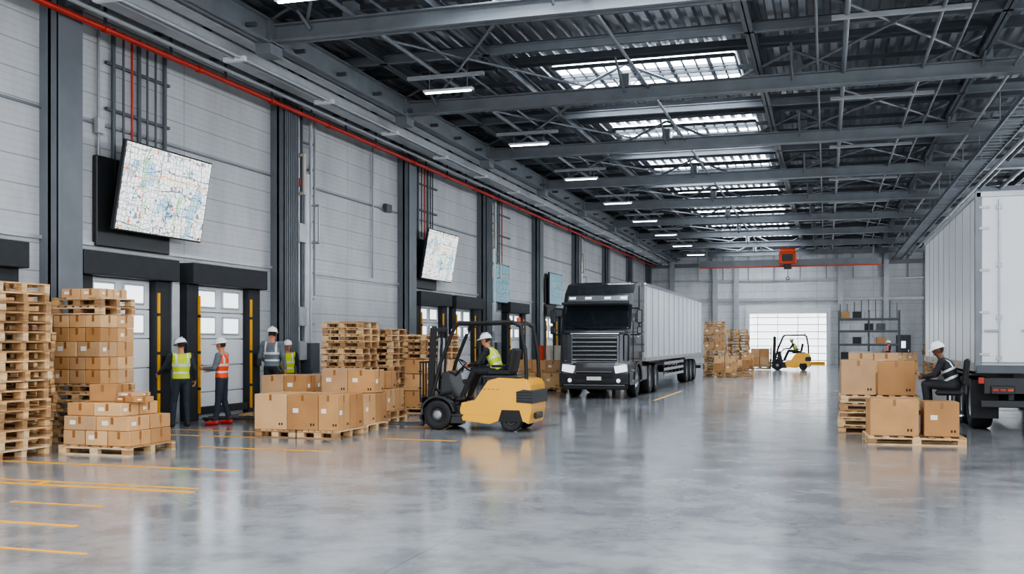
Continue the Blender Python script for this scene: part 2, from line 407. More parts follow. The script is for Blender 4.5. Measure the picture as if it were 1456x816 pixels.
CY=[7.3+8*i for i in range(10)]
for i,y in enumerate(CY):
    b=MB(); w=0.62 if i!=2 else 0.7
    b.box(-13.3,y-w/2+0.02,4.0,0.42,0.04,8.0,M_COLM); b.box(-13.3,y+w/2-0.02,4.0,0.42,0.04,8.0,M_COLM)
    b.box(-13.28,y,4.0,0.06,w,8.0,M_COLM); b.box(-13.1,y,4.0,0.04,w,8.0,M_COLM)
    if i in(2,4):
        for k in range(6): b.box(-13.07,y-w/2+0.07+k*0.11,4.0,0.03,0.04,8.0,M_COLM)
    b.box(-13.2,y,0.02,0.55,w+0.15,0.04,M_STEELD)
    b.box(-13.0,y,7.9,0.9,0.3,0.25,M_COLM)
    b.obj('steel_column')
    if i in (2,4,6):
        b=MB()
        for k,(dy,r,mm,zb,zt) in enumerate([(0.50,0.08,M_CREAM,0.3,7.9),(0.72,0.05,M_TRAY,0.3,7.9),(0.9,0.04,M_STEELD,1.2,7.9),(1.12,0.12,M_TRAY,0.0,6.2),(1.4,0.05,M_TRAY,0.6,7.9),(1.62,0.03,M_PIPE,3.0,7.9)]):
            b.cyl((-13.3,y+dy,zb),(-13.3,y+dy,zt),r,mm,10)
        for zz in [0.8+0.7*q for q in range(10)]: b.box(-13.4,y+1.05,zz,0.12,1.3,0.05,M_PIPE)
        b.path([(-13.3,y+0.5,6.6),(-13.0,y+0.5,6.6),(-13.0,y+0.5,5.6),(-13.3,y+0.5,5.6)],0.05,M_CREAM)
        b.path([(-13.3,y+1.4,5.4),(-13.05,y+1.4,5.4),(-13.05,y+1.4,4.4),(-13.3,y+1.4,4.4)],0.035,M_TRAY)
        for zz in (1.5,2.4,4.6): b.box(-13.25,y+0.75,zz,0.18,0.4,0.5,M_TRAY,0.01)
        b.box(-13.2,y+1.2,1.3,0.3,0.5,0.8,M_STEELD,0.01)
        b.cyl((-13.2,y+0.5,5.8),(-13.2,y+0.5,6.0),0.09,M_RED,10)
        b.obj('riser_pipes')
b=MB(); b.box(-13.47,41.5,3.62,0.06,79,0.07,M_TRAY); b.box(-13.47,41.5,5.95,0.04,79,0.04,M_STEEL); b.obj('trim_1')
b=MB(); b.box(-13.47,41.5,0.1,0.06,79,0.2,M_STEELD); b.obj('baseboard_left')
for (ya,n,zb) in ((16.9,7,4.8),(32.6,6,4.8),(41.5,3,4.6)):
    b=MB()
    for k in range(n):
        yy=ya+k*0.27+R.uniform(-.05,.05); b.cyl((-13.42,yy,zb+R.uniform(0,.6)),(-13.42,yy,7.9),0.025 if k%3 else 0.045,M_STEELD if k!=2 else M_RED,8)
    b.box(-13.45,ya+0.8,6.3,0.06,2.0,0.06,M_STEELD); b.box(-13.45,ya+0.8,7.2,0.06,2.0,0.06,M_STEELD)
    b.obj('conduit_bundle')
b=MB()
b.cyl((-13.42,16.45,3.7),(-13.42,16.45,7.9),0.03,M_PIPE,8); b.box(-13.4,16.45,5.9,0.12,0.18,0.3,M_TRAY,0.01)
b.cyl((-13.42,28.9,3.7),(-13.42,28.9,7.9),0.03,M_PIPE,8); b.box(-13.4,30.0,6.0,0.12,0.4,0.25,M_STEELD,0.01)
b.obj('wall_conduit')

def dock(y0,y1,k):
    b=MB(); X=XL
    b.box(X+0.22,(y0+y1)/2,3.225,0.42,y1-y0,0.45,M_PAD,0.015)
    b.box(X+0.13,y0+0.24,1.5,0.24,0.42,3.0,M_PAD,0.015)
    b.box(X+0.13,y1-0.30,1.5,0.24,0.5,3.0,M_PAD,0.015)
    ya,yb=y0+0.46,y1-0.56
    for i in range(5):
        zc=0.3+i*0.6; b.box(X+0.05,(ya+yb)/2,zc,0.08,yb-ya,0.585,M_WHITE,0.01)
        if i in(3,4):
            for t in (0.24,0.72):
                yc=ya+(yb-ya)*t
                b.box(X+0.10,yc,zc,0.03,(yb-ya)*0.36,0.42,M_TRAY,0.012)
                b.box(X+0.115,yc,zc,0.02,(yb-ya)*0.30,0.34,M_GLOW,0.005)
        elif i==1: b.box(X+0.11,(ya+yb)/2,zc+0.1,0.03,0.3,0.05,M_DARK)
    b.box(X+0.27,ya-0.03,1.45,0.05,0.045,2.6,M_YEL); b.box(X+0.27,yb+0.06,1.45,0.05,0.045,2.6,M_YEL)
    for i in range(3):
        b.box(X+0.272,ya-0.03,0.7+i*0.8,0.055,0.05,0.06,M_DARK); b.box(X+0.272,yb+0.06,0.7+i*0.8,0.055,0.05,0.06,M_DARK)
    b.box(X+0.3,y1-0.25,1.3,0.1,0.2,0.3,M_DARK,0.01); b.box(X+0.355,y1-0.25,1.36,0.02,0.06,0.06,M_RED)
    b.box(X+0.15,(ya+yb)/2,0.2,0.14,(yb-ya),0.16,M_DARK)
    b.obj('door_%d'%k)
for k,(a,c) in enumerate([(8.0,10.9),(11.4,14.3),(15.65,18.55),(19.05,22.1),(32.0,35.0),(35.45,38.5),(42.2,45.2),(48.2,51.2),(51.6,54.6),(64,67),(67.4,70.4)]): dock(a,c,k+1)
b=MB()
for y in (18.8,35.22): b.box(-13.42,y,1.72,0.16,0.26,3.44,M_TRAY,0.01)
b.obj('trim_2')

def screen(yc,zc,w,h,tilt,m,x=-12.95):
    b=MB()
    b.box(0,0,0,0.09,w,h,M_DARK,0.012); b.box(0.047,0,0,0.006,w-0.07,h-0.07,m)
    b.box(0.052,w/2-0.12,-h/2+0.08,0.004,0.06,0.05,M_ORANGE)
    b.box(-0.12,0,0,0.16,w*0.4,h*0.4,M_DARK,0.02)
    o=b.obj('wall_map_display',(x,yc,zc)); o.rotation_euler=(0,tilt,0)
    b=MB()
    b.box(XL+0.06,yc-0.35,zc-0.3,0.12,w*0.8,h,M_DARK,0.02)
    b.box((XL+x)/2,yc,zc-0.1,(x-XL)-0.1,0.25,0.3,M_STEELD,0.01); b.obj('display_wall_mount')
M_MAP=map_mat('map_screen',strength=1.8); M_MAP2=map_mat('map_screen_blue',(130,184,204),0.8)
screen(17.85,4.76,2.85,1.75,0.17,M_MAP); screen(33.4,4.72,2.9,1.72,0.17,M_MAP)
screen(41.3,4.2,2.4,1.65,0.0,M_MAP2,-13.25); screen(50.5,4.4,2.6,1.6,0.0,M_MAP2,-13.25)

b=MB()
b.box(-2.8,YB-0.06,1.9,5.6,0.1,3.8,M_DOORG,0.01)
for i in range(7): b.box(-2.8,YB-0.12,0.3+i*0.54,5.6,0.03,0.05,M_BOXG)
for i in range(4): b.box(-5.0+i*1.47,YB-0.12,1.9,0.04,0.03,3.8,M_BOXG)
b.box(-5.75,YB-0.12,2.1,0.3,0.24,4.2,M_WHITE); b.box(0.15,YB-0.12,2.1,0.3,0.24,4.2,M_WHITE); b.box(-2.8,YB-0.14,4.05,6.2,0.28,0.4,M_WHITE)
b.box(-2.8,YB-0.2,0.1,5.4,0.1,0.2,M_YEL)
b.obj('door_12')
b=MB()
for xx in (-11.5,-8.2,-6.6,1.0,4.2,7.0):
    b.box(xx,YB-0.2,4.2,0.35,0.4,8.4,M_TRAY)
b.obj('end_wall_columns')
b=MB(); b.box(-2,YB-0.15,6.4,22,0.12,0.12,M_TRAY); b.box(-2,YB-0.15,7.6,22,0.2,0.3,M_STEEL); b.box(-2,YB-0.15,4.9,22,0.12,0.2,M_TRAY)
for k in range(9): b.cyl((-9.5+k*1.9,YB-0.2,6.4),(-9.5+k*1.9,YB-0.2,8.8),0.04,M_PIPE,6)
b.obj('trim_3')
b=MB()
b.box(5.4,YB-0.08,1.1,1.0,0.08,2.2,M_STEELD,0.01); b.box(5.4,YB-0.13,1.5,0.3,0.03,0.5,M_GLOW); b.box(5.75,YB-0.15,1.05,0.05,0.05,0.15,M_CHROME); b.obj('door_13')
b=MB()
b.box(-2.5,72,6.85,12,0.22,0.08,M_ORANGE); b.box(-2.5,72,7.1,12,0.06,0.45,M_STEEL); 
for xx in (-8,-2.5,3): b.box(xx,72,7.75,0.12,0.12,0.85,M_STEEL)
b.box(-2.5,71.5,7.35,1.15,0.7,0.8,M_ORANGE,0.06); b.box(-2.5,71.12,7.4,0.7,0.1,0.45,M_DARK,0.02)
b.cyl((-3.0,71.5,7.85),(-2.0,71.5,7.85),0.22,M_ORANGE,14)
b.box(-2.5,71.5,6.8,0.5,0.4,0.35,M_DARK,0.03); b.cyl((-2.5,71.5,6.65),(-2.5,71.5,6.1),0.02,M_DARK,6); b.lathe((-2.5,71.5,6.0),'y',[(-0.03,0.08),(0.03,0.08),(0.03,0.13),(-0.03,0.13),(-0.03,0.08)],M_DARK,12)
b.obj('overhead_hoist')

def mark(pts):
    b=MB()
    for (x0,y0,x1,y1) in pts: b.box((x0+x1)/2,(y0+y1)/2,0.003,abs(x1-x0),abs(y1-y0),0.004,M_MARK)
    b.obj('floor_marking')
mark([(-10.6,10.13,-7.0,10.24),(-10.6,10.42,-7.1,10.49),(-9.3,10.24,-9.2,10.42)])
mark([(-12.5,12.00,-7.6,12.10)]); mark([(-9.6,7.95,-6.75,8.03)]); mark([(-9.9,14.55,-7.5,14.65)])
mark([(-7.6,16.75,-6.2,16.84)]); mark([(-12.6,16.3,-9.9,16.40)]); mark([(-12.4,17.3,-10.0,17.37)])
mark([(-8.0,24.0,-6.6,24.1),(-8.0,26.0,-7.0,26.1),(-4.9,30,-4.8,36)])
mark([(-7.0,6.95,-5.8,7.0),(-8.5,9.0,-7.3,9.05)])
mark([(-5.6,76.5,0.2,76.9)])

# ---------------------------------------------------------------- pallets, cartons
def pallet(b,cx,cy,z,rz=0.0,w=1.2,l=1.0):
    old=b.M; b.M=b.M@Matrix.Translation((cx,cy,z))@Matrix.Rotation(rz,4,'Z')
    m=R.choice(M_WOOD)
    for yy in (-l/2+0.05,0,l/2-0.05):
        b.box(0,yy,0.011,w,0.1,0.022,m)
        for xx in(-w/2+0.07,0,w/2-0.07): b.box(xx,yy,0.061,0.14,0.095,0.078,R.choice(M_WOOD))
        b.box(0,yy,0.111,w,0.1,0.022,m)
    nb=7
    for i in range(nb):
        xx=-w/2+0.05+(w-0.1)*i/(nb-1)
        b.box(xx,0,0.133,0.1,l,0.022,R.choice(M_WOOD))
    b.M=old
def carton(b,cx,cy,z,w,l,h,rz=0.0,marks=True):
    old=b.M; b.M=b.M@Matrix.Translation((cx,cy,z))@Matrix.Rotation(rz,4,'Z')
    m=R.choice(M_CART)
    b.box(0,0,h/2,w,l,h,m,0.008)
    b.box(0,0,h+0.001,w-0.02,0.05,0.003,M_TAPE)
    for s in(-1,1):
        b.box(s*(w/2+0.001),0,h-0.07,0.003,0.05,0.13,M_TAPE)
        b.box(s*(w/2+0.001),0,h*0.5,0.002,0.003,h*0.95,M_TAPE)
    if marks:
        f=R.random()
        if f<0.6:
            b.box(-w*0.22,-l/2-0.001,h*0.55,min(.11,w*.25),0.003,min(.08,h*.3),M_TAPEW)
            b.box(w/2+0.001,-l*0.24,h*0.5,0.003,min(.1,l*.2),min(.08,h*.25),M_TAPEW)
        if h>0.3:
            for q in(0,1): b.box(w*0.28+q*0.05,-l/2-0.001,h*0.16,0.03,0.003,0.045,M_PRINT)
            for q in(0,1): b.box(w/2+0.001,l*0.26+q*0.05,h*0.16,0.003,0.03,0.045,M_PRINT)
        b.box(0,-l/2-0.001,h-0.06,0.05,0.003,0.11,M_TAPE)
    b.M=old
def stack(name,x,y,n,w=1.0,l=1.0,z0=0,jit=0.03,rz=0):
    b=MB()
    for i in range(n): pallet(b,R.uniform(-jit,jit),R.uniform(-jit,jit),z0+i*0.146,R.uniform(-.04,.04),w,l)
    return b.obj(name,(x,y,0),rz)
stack('pallet_stack',-11.95,12.45,18,1.0,1.0)
def grid(b,nx,ny,w,l,h,z,cx=0,cy=0,skip=0.0,j=0.012):
    for i in range(nx):
        for k in range(ny):
            if R.random()<skip: continue
            carton(b,cx+(i-(nx-1)/2)*w+R.uniform(-j,j)*0.5,cy+(k-(ny-1)/2)*l+R.uniform(-j,j)*0.5,z,w-0.012,l-0.012,h-0.005,R.uniform(-j,j))
b=MB(); z=0
for i in range(7): pallet(b,R.uniform(-.03,.03),R.uniform(-.03,.03),z,R.uniform(-.03,.03),1.0,0.9); z+=0.146
for h in (0.24,0.22,0.26,0.24,0.22):
    if h==0.26: grid(b,2,2,0.48,0.44,h,z)
    else: grid(b,3,2,0.33,0.44,h,z)
    z+=h
for i in range(2): pallet(b,R.uniform(-.03,.03),0,z,R.uniform(-.03,.03),1.0,0.9); z+=0.146
grid(b,2,2,0.4,0.36,0.16,z)
b.obj('carton_pallet_stack',(-12.2,14.85,0))
b=MB(); z=0
for i in range(15): pallet(b,R.uniform(-.04,.04),R.uniform(-.03,.03),z,R.uniform(-.03,.03),0.85,0.8); z+=0.146
grid(b,2,2,0.4,0.38,0.22,z); z+=0.22
grid(b,1,2,0.4,0.38,0.2,z,-0.15)
b.obj('pallet_stack',(-12.72,13.6,0))
b=MB(); pallet(b,0,0,0,0,1.3,1.15); z=0.146
grid(b,3,2,0.41,0.52,0.23,z); z+=0.23
grid(b,2,2,0.6,0.52,0.22,z); z+=0.22
grid(b,2,2,0.5,0.46,0.2,z,-0.1,0); z+=0.2
carton(b,-0.25,0.1,z,0.45,0.4,0.27,0.15); carton(b,0.3,0.0,z,0.5,0.36,0.09,-0.3)
carton(b,0.3,0.0,z+0.09,0.4,0.3,0.06,0.2)
b.obj('carton_pallet_load',(-10.72,13.6,0))
b=MB()
pallet(b,-0.42,0,0,0,0.82,1.05); pallet(b,0.44,0,0,0,0.82,1.05)
for (cx,w) in ((-0.52,0.66),(0.13,0.62),(0.64,0.38)):
    carton(b,cx,-0.26,0.146,w,0.5,0.64,R.uniform(-.01,.01)); 
    carton(b,cx,0.27,0.146,w,0.5,0.64,R.uniform(-.01,.01))
b.obj('carton_pallet_load',(-9.15,16.95,0))
b=MB(); pallet(b,0,0,0,0.03,1.25,1.1)
grid(b,2,2,0.6,0.54,0.58,0.146); grid(b,2,1,0.58,0.5,0.46,0.732,0,0.2)
b.obj('carton_pallet_load',(-9.05,18.35,0))
b=MB(); pallet(b,0,0,0,0,1.1,1.0); grid(b,2,2,0.5,0.46,0.5,0.146); grid(b,2,2,0.5,0.46,0.42,0.65); 
b.obj('carton_pallet_load',(-10.4,18.6,0),0.05)
b=MB(); pallet(b,0,0,0,0,1.1,1.0); pallet(b,0,0,0.146,0.02,1.1,1.0); grid(b,2,2,0.5,0.46,0.45,0.292); carton(b,0.1,0,0.75,0.6,0.5,0.36)
b.obj('carton_pallet_load',(-9.25,20.0,0))
stack('pallet_stack',-10.45,21.3,15,1.0,0.9)
stack('pallet_stack',-10.3,22.6,14,1.0,0.9)
b=MB(); pallet(b,0,0,0,0,1.1,1.0); grid(b,2,2,0.52,0.48,0.4,0.146); grid(b,2,2,0.52,0.48,0.4,0.55); grid(b,2,2,0.52,0.48,0.35,0.96)
for i in range(4): pallet(b,0,0,1.33+0.146*i,R.uniform(-.03,.03),1.1,1.0)
b.obj('carton_pallet_stack',(-9.3,23.4,0))
b=MB(); pallet(b,0,0,0,0,1.1,1.0); grid(b,2,2,0.52,0.48,0.5,0.146); grid(b,2,2,0.5,0.46,0.4,0.65); carton(b,0,0,1.06,0.5,0.4,0.3)
b.obj('carton_pallet_stack',(-11.3,26.5,0))
b=MB(); pallet(b,0,0,0,0,1.2,1.1); grid(b,2,2,0.56,0.52,0.5,0.146); grid(b,2,1,0.5,0.5,0.42,0.65)
for i in range(3): b.cyl((-.3+.3*i,0.2,1.08),(-.3+.3*i,0.2,1.6),0.12,M_CREAM if i else M_ORANGE,12)
b.obj('carton_pallet_load',(-9.3,34.4,0))
b=MB(); pallet(b,0,0,0,0,1.2,1.1); grid(b,2,2,0.56,0.52,0.5,0.146); grid(b,2,2,0.5,0.5,0.42,0.65)
b.obj('carton_pallet_load',(-10.3,36.4,0))
for (x,y,n,c) in ((-5.3,51.6,9,1),(-4.3,53.2,16,0),(-5.5,53.4,19,0),(-3.9,51.0,3,1),(-4.6,49.6,2,1)):
    b=MB(); z=0
    for i in range(n): pallet(b,R.uniform(-.06,.06),0,z,R.uniform(-.05,.05),1.0,0.9); z+=0.146
    if c:
        grid(b,2,2,0.5,0.45,0.4,z); z+=0.4
        grid(b,2,2,0.5,0.45,0.36,z,0,0,0.3); 
        if n>5: z+=0.36; grid(b,2,2,0.5,0.45,0.36,z)
    b.obj('carton_pallet_stack' if c else 'pallet_stack',(x,y,0))
b=MB(); pallet(b,0,0,0,0,1.55,1.1)
carton(b,-0.35,-0.12,0.146,0.78,0.62,0.62,0.03); carton(b,0.42,-0.1,0.146,0.55,0.6,0.58,-0.03)
carton(b,-0.3,0.38,0.146,0.6,0.3,0.4,0.02)
b.obj('carton_pallet_load',(1.42,18.85,0),0.05)
b=MB(); z=0
for i in range(5): pallet(b,R.uniform(-.03,.03),0,z,R.uniform(-.04,.04),1.4,1.0); z+=0.146
carton(b,-0.36,-0.1,z,0.62,0.6,0.66,0.04); carton(b,0.34,-0.1,z,0.66,0.6,0.64,-0.04)
b.obj('carton_pallet_stack',(0.93,20.85,0))
b=MB(); z=0
for i in range(4): pallet(b,R.uniform(-.03,.03),0,z,R.uniform(-.04,.04),1.1,1.0); z+=0.146
grid(b,2,2,0.5,0.48,0.5,z); grid(b,2,2,0.5,0.48,0.42,z+0.5); 
b.obj('carton_pallet_stack',(0.95,23.2,0))

# ---------------------------------------------------------------- forklift
def forklift(loc,rz,load=False):
    b=MB()
    w=0.52
    body=[(-1.04,0.16),(-1.10,0.45),(-1.08,0.90),(-1.0,1.02),(-0.42,1.04),(-0.22,0.98),(-0.08,0.78),(0.05,0.60),(0.32,0.55),(0.36,0.40),(0.30,0.20),(-0.25,0.14),(-0.42,0.20),(-0.95,0.20)]
    b.prism(body,'y',-w,w,M_FORK)
    b.prism([(-1.13,0.55),(-1.13,0.80),(-0.95,0.82),(-0.80,0.78),(-0.80,0.57)],'y',-w-0.012,w+0.012,M_DARK)
    for i in range(4): b.box(-0.96,0,0.60+i*0.055,0.33,2*w+0.05,0.012,M_BLACK)
    b.box(-1.10,0,0.3,0.04,0.5,0.12,M_DARK,0.01)
    b.prism([(0.28,0.22),(1.0,0.30),(1.02,0.62),(0.80,0.72),(0.70,0.66),(0.62,0.48),(0.30,0.46)],'y',-0.36,0.36,M_DARK)
    for s in(-1,1):
        b.box(0.46,s*0.44,0.30,0.34,0.18,0.05,M_DARK,0.01); b.box(0.40,s*0.50,0.22,0.3,0.03,0.16,M_DARK)
        prof=[(0.82+0.37*math.cos(t),0.31+0.37*math.sin(t)) for t in [math.radians(a) for a in range(20,171,15)]]+[(0.82+0.33*math.cos(t),0.31+0.33*math.sin(t)) for t in [math.radians(a) for a in range(170,19,-15)]]
        b.prism(prof,'y',s*0.36,s*0.56,M_DARK)
        b.wheel((0.82,s*0.46,0.30),'y',0.30,0.20,M_DARK,0.5)
        b.lathe((0.82,s*0.575,0.30),'y',[(0,0.001),(0,0.06),(-s*0.03,0.09)],M_PIPE,12)
        b.wheel((-0.68,s*0.44,0.215),'y',0.215,0.17,M_DARK,0.5)
        b.prism([(-0.93,0.2),(-0.86,0.42),(-0.5,0.42),(-0.43,0.2)],'y',s*(w-0.005),s*(w+0.006),M_BLACK)
        for q in range(4): b.box(-0.15-q*0.09,s*(w+0.002),0.82,0.05,0.006,0.012,M_DARK)
        y=s*0.44
        b.path([(0.98,y,0.62),(0.80,y,1.30),(0.50,y,2.02),(0.40,y,2.10),(-0.70,y,2.12),(-0.86,y,2.04),(-0.96,y,1.5),(-0.98,y,1.0)],0.038,M_BLACK,8)
        b.path([(0.80,y,0.70),(0.55,y,0.75)],0.03,M_BLACK,8)
    for i in range(7): b.box(0.34-i*0.18,0,2.10,0.045,0.9,0.04,M_BLACK)
    b.box(0.44,0,2.09,0.08,0.94,0.06,M_BLACK); b.box(-0.76,0,2.09,0.08,0.94,0.06,M_BLACK)
    b.box(-0.42,0,1.05,0.75,0.8,0.06,M_DARK,0.02)
    b.box(-0.34,0,1.12,0.50,0.48,0.10,M_BLACK,0.035)
    old=b.M; b.M=Matrix.Translation((-0.60,0,1.36))@Matrix.Rotation(-0.18,4,'Y'); b.box(0,0,0,0.12,0.46,0.50,M_BLACK,0.04); b.M=old
    for s in(-1,1): b.box(-0.36,s*0.29,1.26,0.28,0.05,0.05,M_BLACK,0.015)
    b.prism([(0.55,0.62),(0.82,0.66),(0.80,1.12),(0.66,1.16)],'y',-0.34,0.34,M_DARK)
    b.cyl((0.66,0,1.05),(0.44,0,1.26),0.03,M_BLACK)
    b.M=Matrix.Translation((0.43,0,1.27))@Matrix.Rotation(-0.75,4,'Y')
    b.lathe((0,0,0),'z',[(0.014*math.sin(t),0.165+0.014*math.cos(t)) for t in [i*math.pi/3 for i in range(7)]],M_BLACK,20)
    for a in (0,2.1,4.2): b.cyl((0,0,0),(0.16*math.cos(a),0.16*math.sin(a),0),0.01,M_BLACK,6)
    b.M=old
    b.cyl((0.6,-0.25,1.1),(0.5,-0.25,1.32),0.012,M_BLACK,6)
    b.M=Matrix.Translation((1.07,0,0.12))@Matrix.Rotation(-0.04,4,'Y')
    for s in(-1,1):
        b.box(0,s*0.30,0.95,0.13,0.07,1.9,M_BLACK,0.008); b.box(0.02,s*0.215,1.0,0.10,0.06,1.85,M_DARK,0.008)
        b.cyl((-0.06,s*0.13,0.1),(-0.06,s*0.13,1.7),0.032,M_PIPE,8)
        b.cyl((-0.02,s*0.08,0.3),(-0.02,s*0.08,1.85),0.012,M_BLACK,6)
        b.cyl((-0.06,s*0.32,0.7),(-0.5,s*0.32,0.5),0.03,M_BLACK,8)
    for zz in(0.12,0.9,1.6,1.86): b.box(0,0,zz,0.11,0.66,0.07,M_BLACK)
    b.M=old
    for zz in (0.24,0.58): b.box(1.20,0,zz,0.05,0.95,0.09,M_BLACK)
    for k in range(7): b.box(1.22,-0.45+k*0.15,0.95,0.025,0.025,0.75,M_BLACK)
    b.box(1.22,0,1.33,0.03,0.95,0.03,M_BLACK)
    for s in(-1,1):
        b.box(1.25,s*0.25,0.36,0.045,0.11,0.62,M_STEELD)
        b.prism([(1.23,0.05),(2.15,0.05),(2.2,0.065),(1.23,0.095)],'y',s*0.25-0.055,s*0.25+0.055,M_STEELD)
    b.cyl((-0.78,0.3,2.13),(-0.78,0.3,2.21),0.04,M_ORANGE,10)
    for s in(-1,1): b.cyl((0.52,s*0.36,1.95),(0.58,s*0.36,1.94),0.05,M_LAMP,10)
    if load:
        pallet(b,1.85,0,0.1,0,1.1,1.0); grid(b,2,2,0.52,0.48,0.55,0.25,1.85,0); grid(b,2,2,0.52,0.48,0.5,0.80,1.85,0)
    return b.obj('forklift',loc,rz,bevel=0.008)
forklift((-6.5,19.3,0),math.pi)
forklift((-2.0,63.8,0),math.pi,True)

# ---------------------------------------------------------------- semi truck
def semi_truck(loc):
    b=MB(); W=1.08
    prof=[(0.02,0.42),(-0.06,0.62),(-0.05,1.05),(0.0,1.95),(0.10,2.12),(0.32,2.86),(0.52,3.22),(0.95,3.52),(1.5,3.62),(2.05,3.62),(2.05,0.95),(1.75,0.95),(1.62,1.12),(0.95,1.12),(0.80,0.95),(0.72,0.42)]
    b.prism(prof,'x',-W,W,M_CABP)
    for s in(-1,1): b.box(s*0.42,4.0,0.85,0.1,6.4,0.26,M_DARK)
    old=b.M
    b.M=Matrix.Translation((0,0.195,2.48))@Matrix.Rotation(-0.285,4,'X')
    b.box(0,0,0,1.98,0.05,0.74,M_GLASS,0.02)
    b.M=Matrix.Translation((0,0.10,2.9)); b.box(0,0,0,2.1,0.34,0.09,M_DARK,0.03); b.M=old
    for s in(-1,1): b.cyl((s*0.15,0.07,2.13),(s*0.75,0.10,2.30),0.012,M_BLACK,6)
    b.M=Matrix.Translation((0,0.40,3.06))@Matrix.Rotation(-0.5,4,'X'); b.box(0,0,0,1.9,0.05,0.22,M_CABG,0.02)
    for s in(-.8,-.3,.3,.8): b.box(s,-0.03,0,0.2,0.03,0.08,M_LAMP,0.01)
    b.M=old
    b.box(0,-0.06,1.52,1.50,0.06,0.86,M_CABG,0.03); b.box(0,-0.085,1.52,1.40,0.05,0.76,M_BLACK,0.02)
    for i in range(6): b.box(0,-0.12,1.20+i*0.13,1.38,0.05,0.045,M_CABG,0.01)
    b.box(0,-0.11,1.98,1.5,0.06,0.05,M_CHROME,0.01)
    b.box(0,-0.07,2.04,1.9,0.06,0.09,M_CABP,0.02)
    for s in(-1,1):
        b.box(s*0.96,-0.02,1.55,0.2,0.14,0.85,M_CABP,0.05)
        b.prism([(s*0.98,1.05),(s*0.62,1.0),(s*0.66,0.78),(s*1.0,0.84)],'y',-0.205,-0.02,M_LAMP)
        b.box(s*0.82,-0.215,1.06,0.34,0.02,0.03,M_CHROME)
    b.box(0,-0.10,0.62,2.18,0.18,0.40,M_CABP,0.05); b.box(0,-0.19,0.70,1.2,0.03,0.12,M_BLACK,0.01); b.box(0,-0.19,0.50,1.3,0.03,0.1,M_BLACK,0.01)
    b.box(0,-0.19,0.82,1.1,0.03,0.03,M_CABG,0.005); b.box(0,-0.19,0.42,1.9,0.03,0.03,M_CABG,0.005)
    b.box(0,-0.20,0.62,0.45,0.02,0.11,M_TAPEW,0.005)
    b.box(0,-0.03,0.36,2.0,0.16,0.16,M_DARK,0.03)
    for s in(-.75,.75): b.cyl((s,-0.18,0.56),(s,-0.21,0.56),0.06,M_LAMP,12)
    for s in(-1,1):
        b.box(s*(W+0.005),0.95,1.75,0.02,1.0,1.25,M_CABP,0.01)
        b.prism([(0.52,2.12),(1.38,2.12),(1.38,2.78),(0.68,2.78)],'x',s*(W+0.004),s*(W+0.022),M_GLASS)
        b.box(s*(W+0.01),1.72,2.5,0.015,0.35,0.4,M_GLASS,0.01)
        b.box(s*(W+0.025),1.32,1.9,0.03,0.16,0.04,M_CHROME)
        for k,zz in enumerate((0.55,0.85)): b.box(s*(W-0.02),0.42,zz,0.1,0.45,0.05,M_CABG,0.01)
        b.box(s*(W+0.01),1.75,3.1,0.02,0.55,0.8,M_CABP,0.01)
        b.box(s*(W-0.0),2.2,2.5,0.04,0.4,2.2,M_CABP,0.01)
        b.path([(s*W,0.22,2.75),(s*(W+0.24),0.12,2.75),(s*(W+0.24),0.12,1.95),(s*W,0.25,1.95)],0.022,M_BLACK)
        b.box(s*(W+0.27),0.10,2.50,0.17,0.12,0.42,M_CABP,0.03); b.box(s*(W+0.27),0.10,2.08,0.17,0.12,0.24,M_CABP,0.03)
        b.wheel((s*0.92,1.28,0.50),'x',0.50,0.30,M_CHROME,0.58)
        prof=[(1.28+0.66*math.cos(t),0.52+0.60*math.sin(t)) for t in [math.radians(a) for a in range(0,181,15)]]+[(1.28+0.56*math.cos(t),0.52+0.53*math.sin(t)) for t in [math.radians(a) for a in range(180,-1,-15)]]
        b.prism(prof,'x',s*0.75,s*(W+0.03),M_DARK)
        b.wheel((s*0.86,4.9,0.50),'x',0.50,0.46,M_PIPE,0.58)
        b.wheel((s*0.86,3.7,0.50),'x',0.50,0.46,M_PIPE,0.58)
        b.box(s*0.88,2.62,0.72,0.38,0.95,0.55,M_CHROME if s>0 else M_DARK,0.06)
        b.box(s*0.9,4.3,1.06,0.42,2.3,0.04,M_DARK)
        for yy in (13.2,14.5,15.8): b.wheel((s*0.88,yy,0.48),'x',0.48,0.40,M_PIPE,0.58)
        for zz in(0.5,0.72,0.94): b.box(s*(W-0.02),9.4,zz,0.03,5.2,0.10,M_TRAY)
        for k in range(6): b.box(s*(W-0.04),6.9+k,0.75,0.04,0.06,0.55,M_STEELD)
        for yy in(6.3,): b.box(s*0.7,yy,0.5,0.12,0.14,0.95,M_DARK); b.box(s*0.7,yy,0.03,0.25,0.25,0.05,M_DARK)
        b.box(s*0.45,10.5,0.92,0.1,12.6,0.2,M_DARK)
        for k in range(9): b.box(s*(W+0.02),3.2+k*1.75,1.16,0.02,0.12,0.05,M_ORANGE)
    for yy in (1.28,4.9,3.7,13.2,14.5,15.8): b.cyl((-0.8,yy,0.5),(0.8,yy,0.5),0.07,M_DARK)
    TL0,TL1=2.55,18.2
    b.box(0,(TL0+TL1)/2,2.36,2*W,TL1-TL0,2.52,M_BOXW,0.02)
    k=0; y=TL0+0.2
    while y<TL1-0.1:
        for s in(-1,1): b.box(s*(W+0.008),y,2.36,0.02,0.05,2.36,M_BOXG if k%4==0 else M_BOXW)
        y+=0.32;k+=1
    for s in(-1,1):
        b.box(s*(W+0.01),(TL0+TL1)/2,3.60,0.04,TL1-TL0,0.1,M_CHROME); b.box(s*(W+0.01),(TL0+TL1)/2,1.16,0.04,TL1-TL0,0.14,M_TRAY)
    b.box(0,TL1+0.02,2.36,2.1,0.03,2.4,M_BOXW); b.box(0,TL1,0.55,2.1,0.1,0.14,M_DARK)
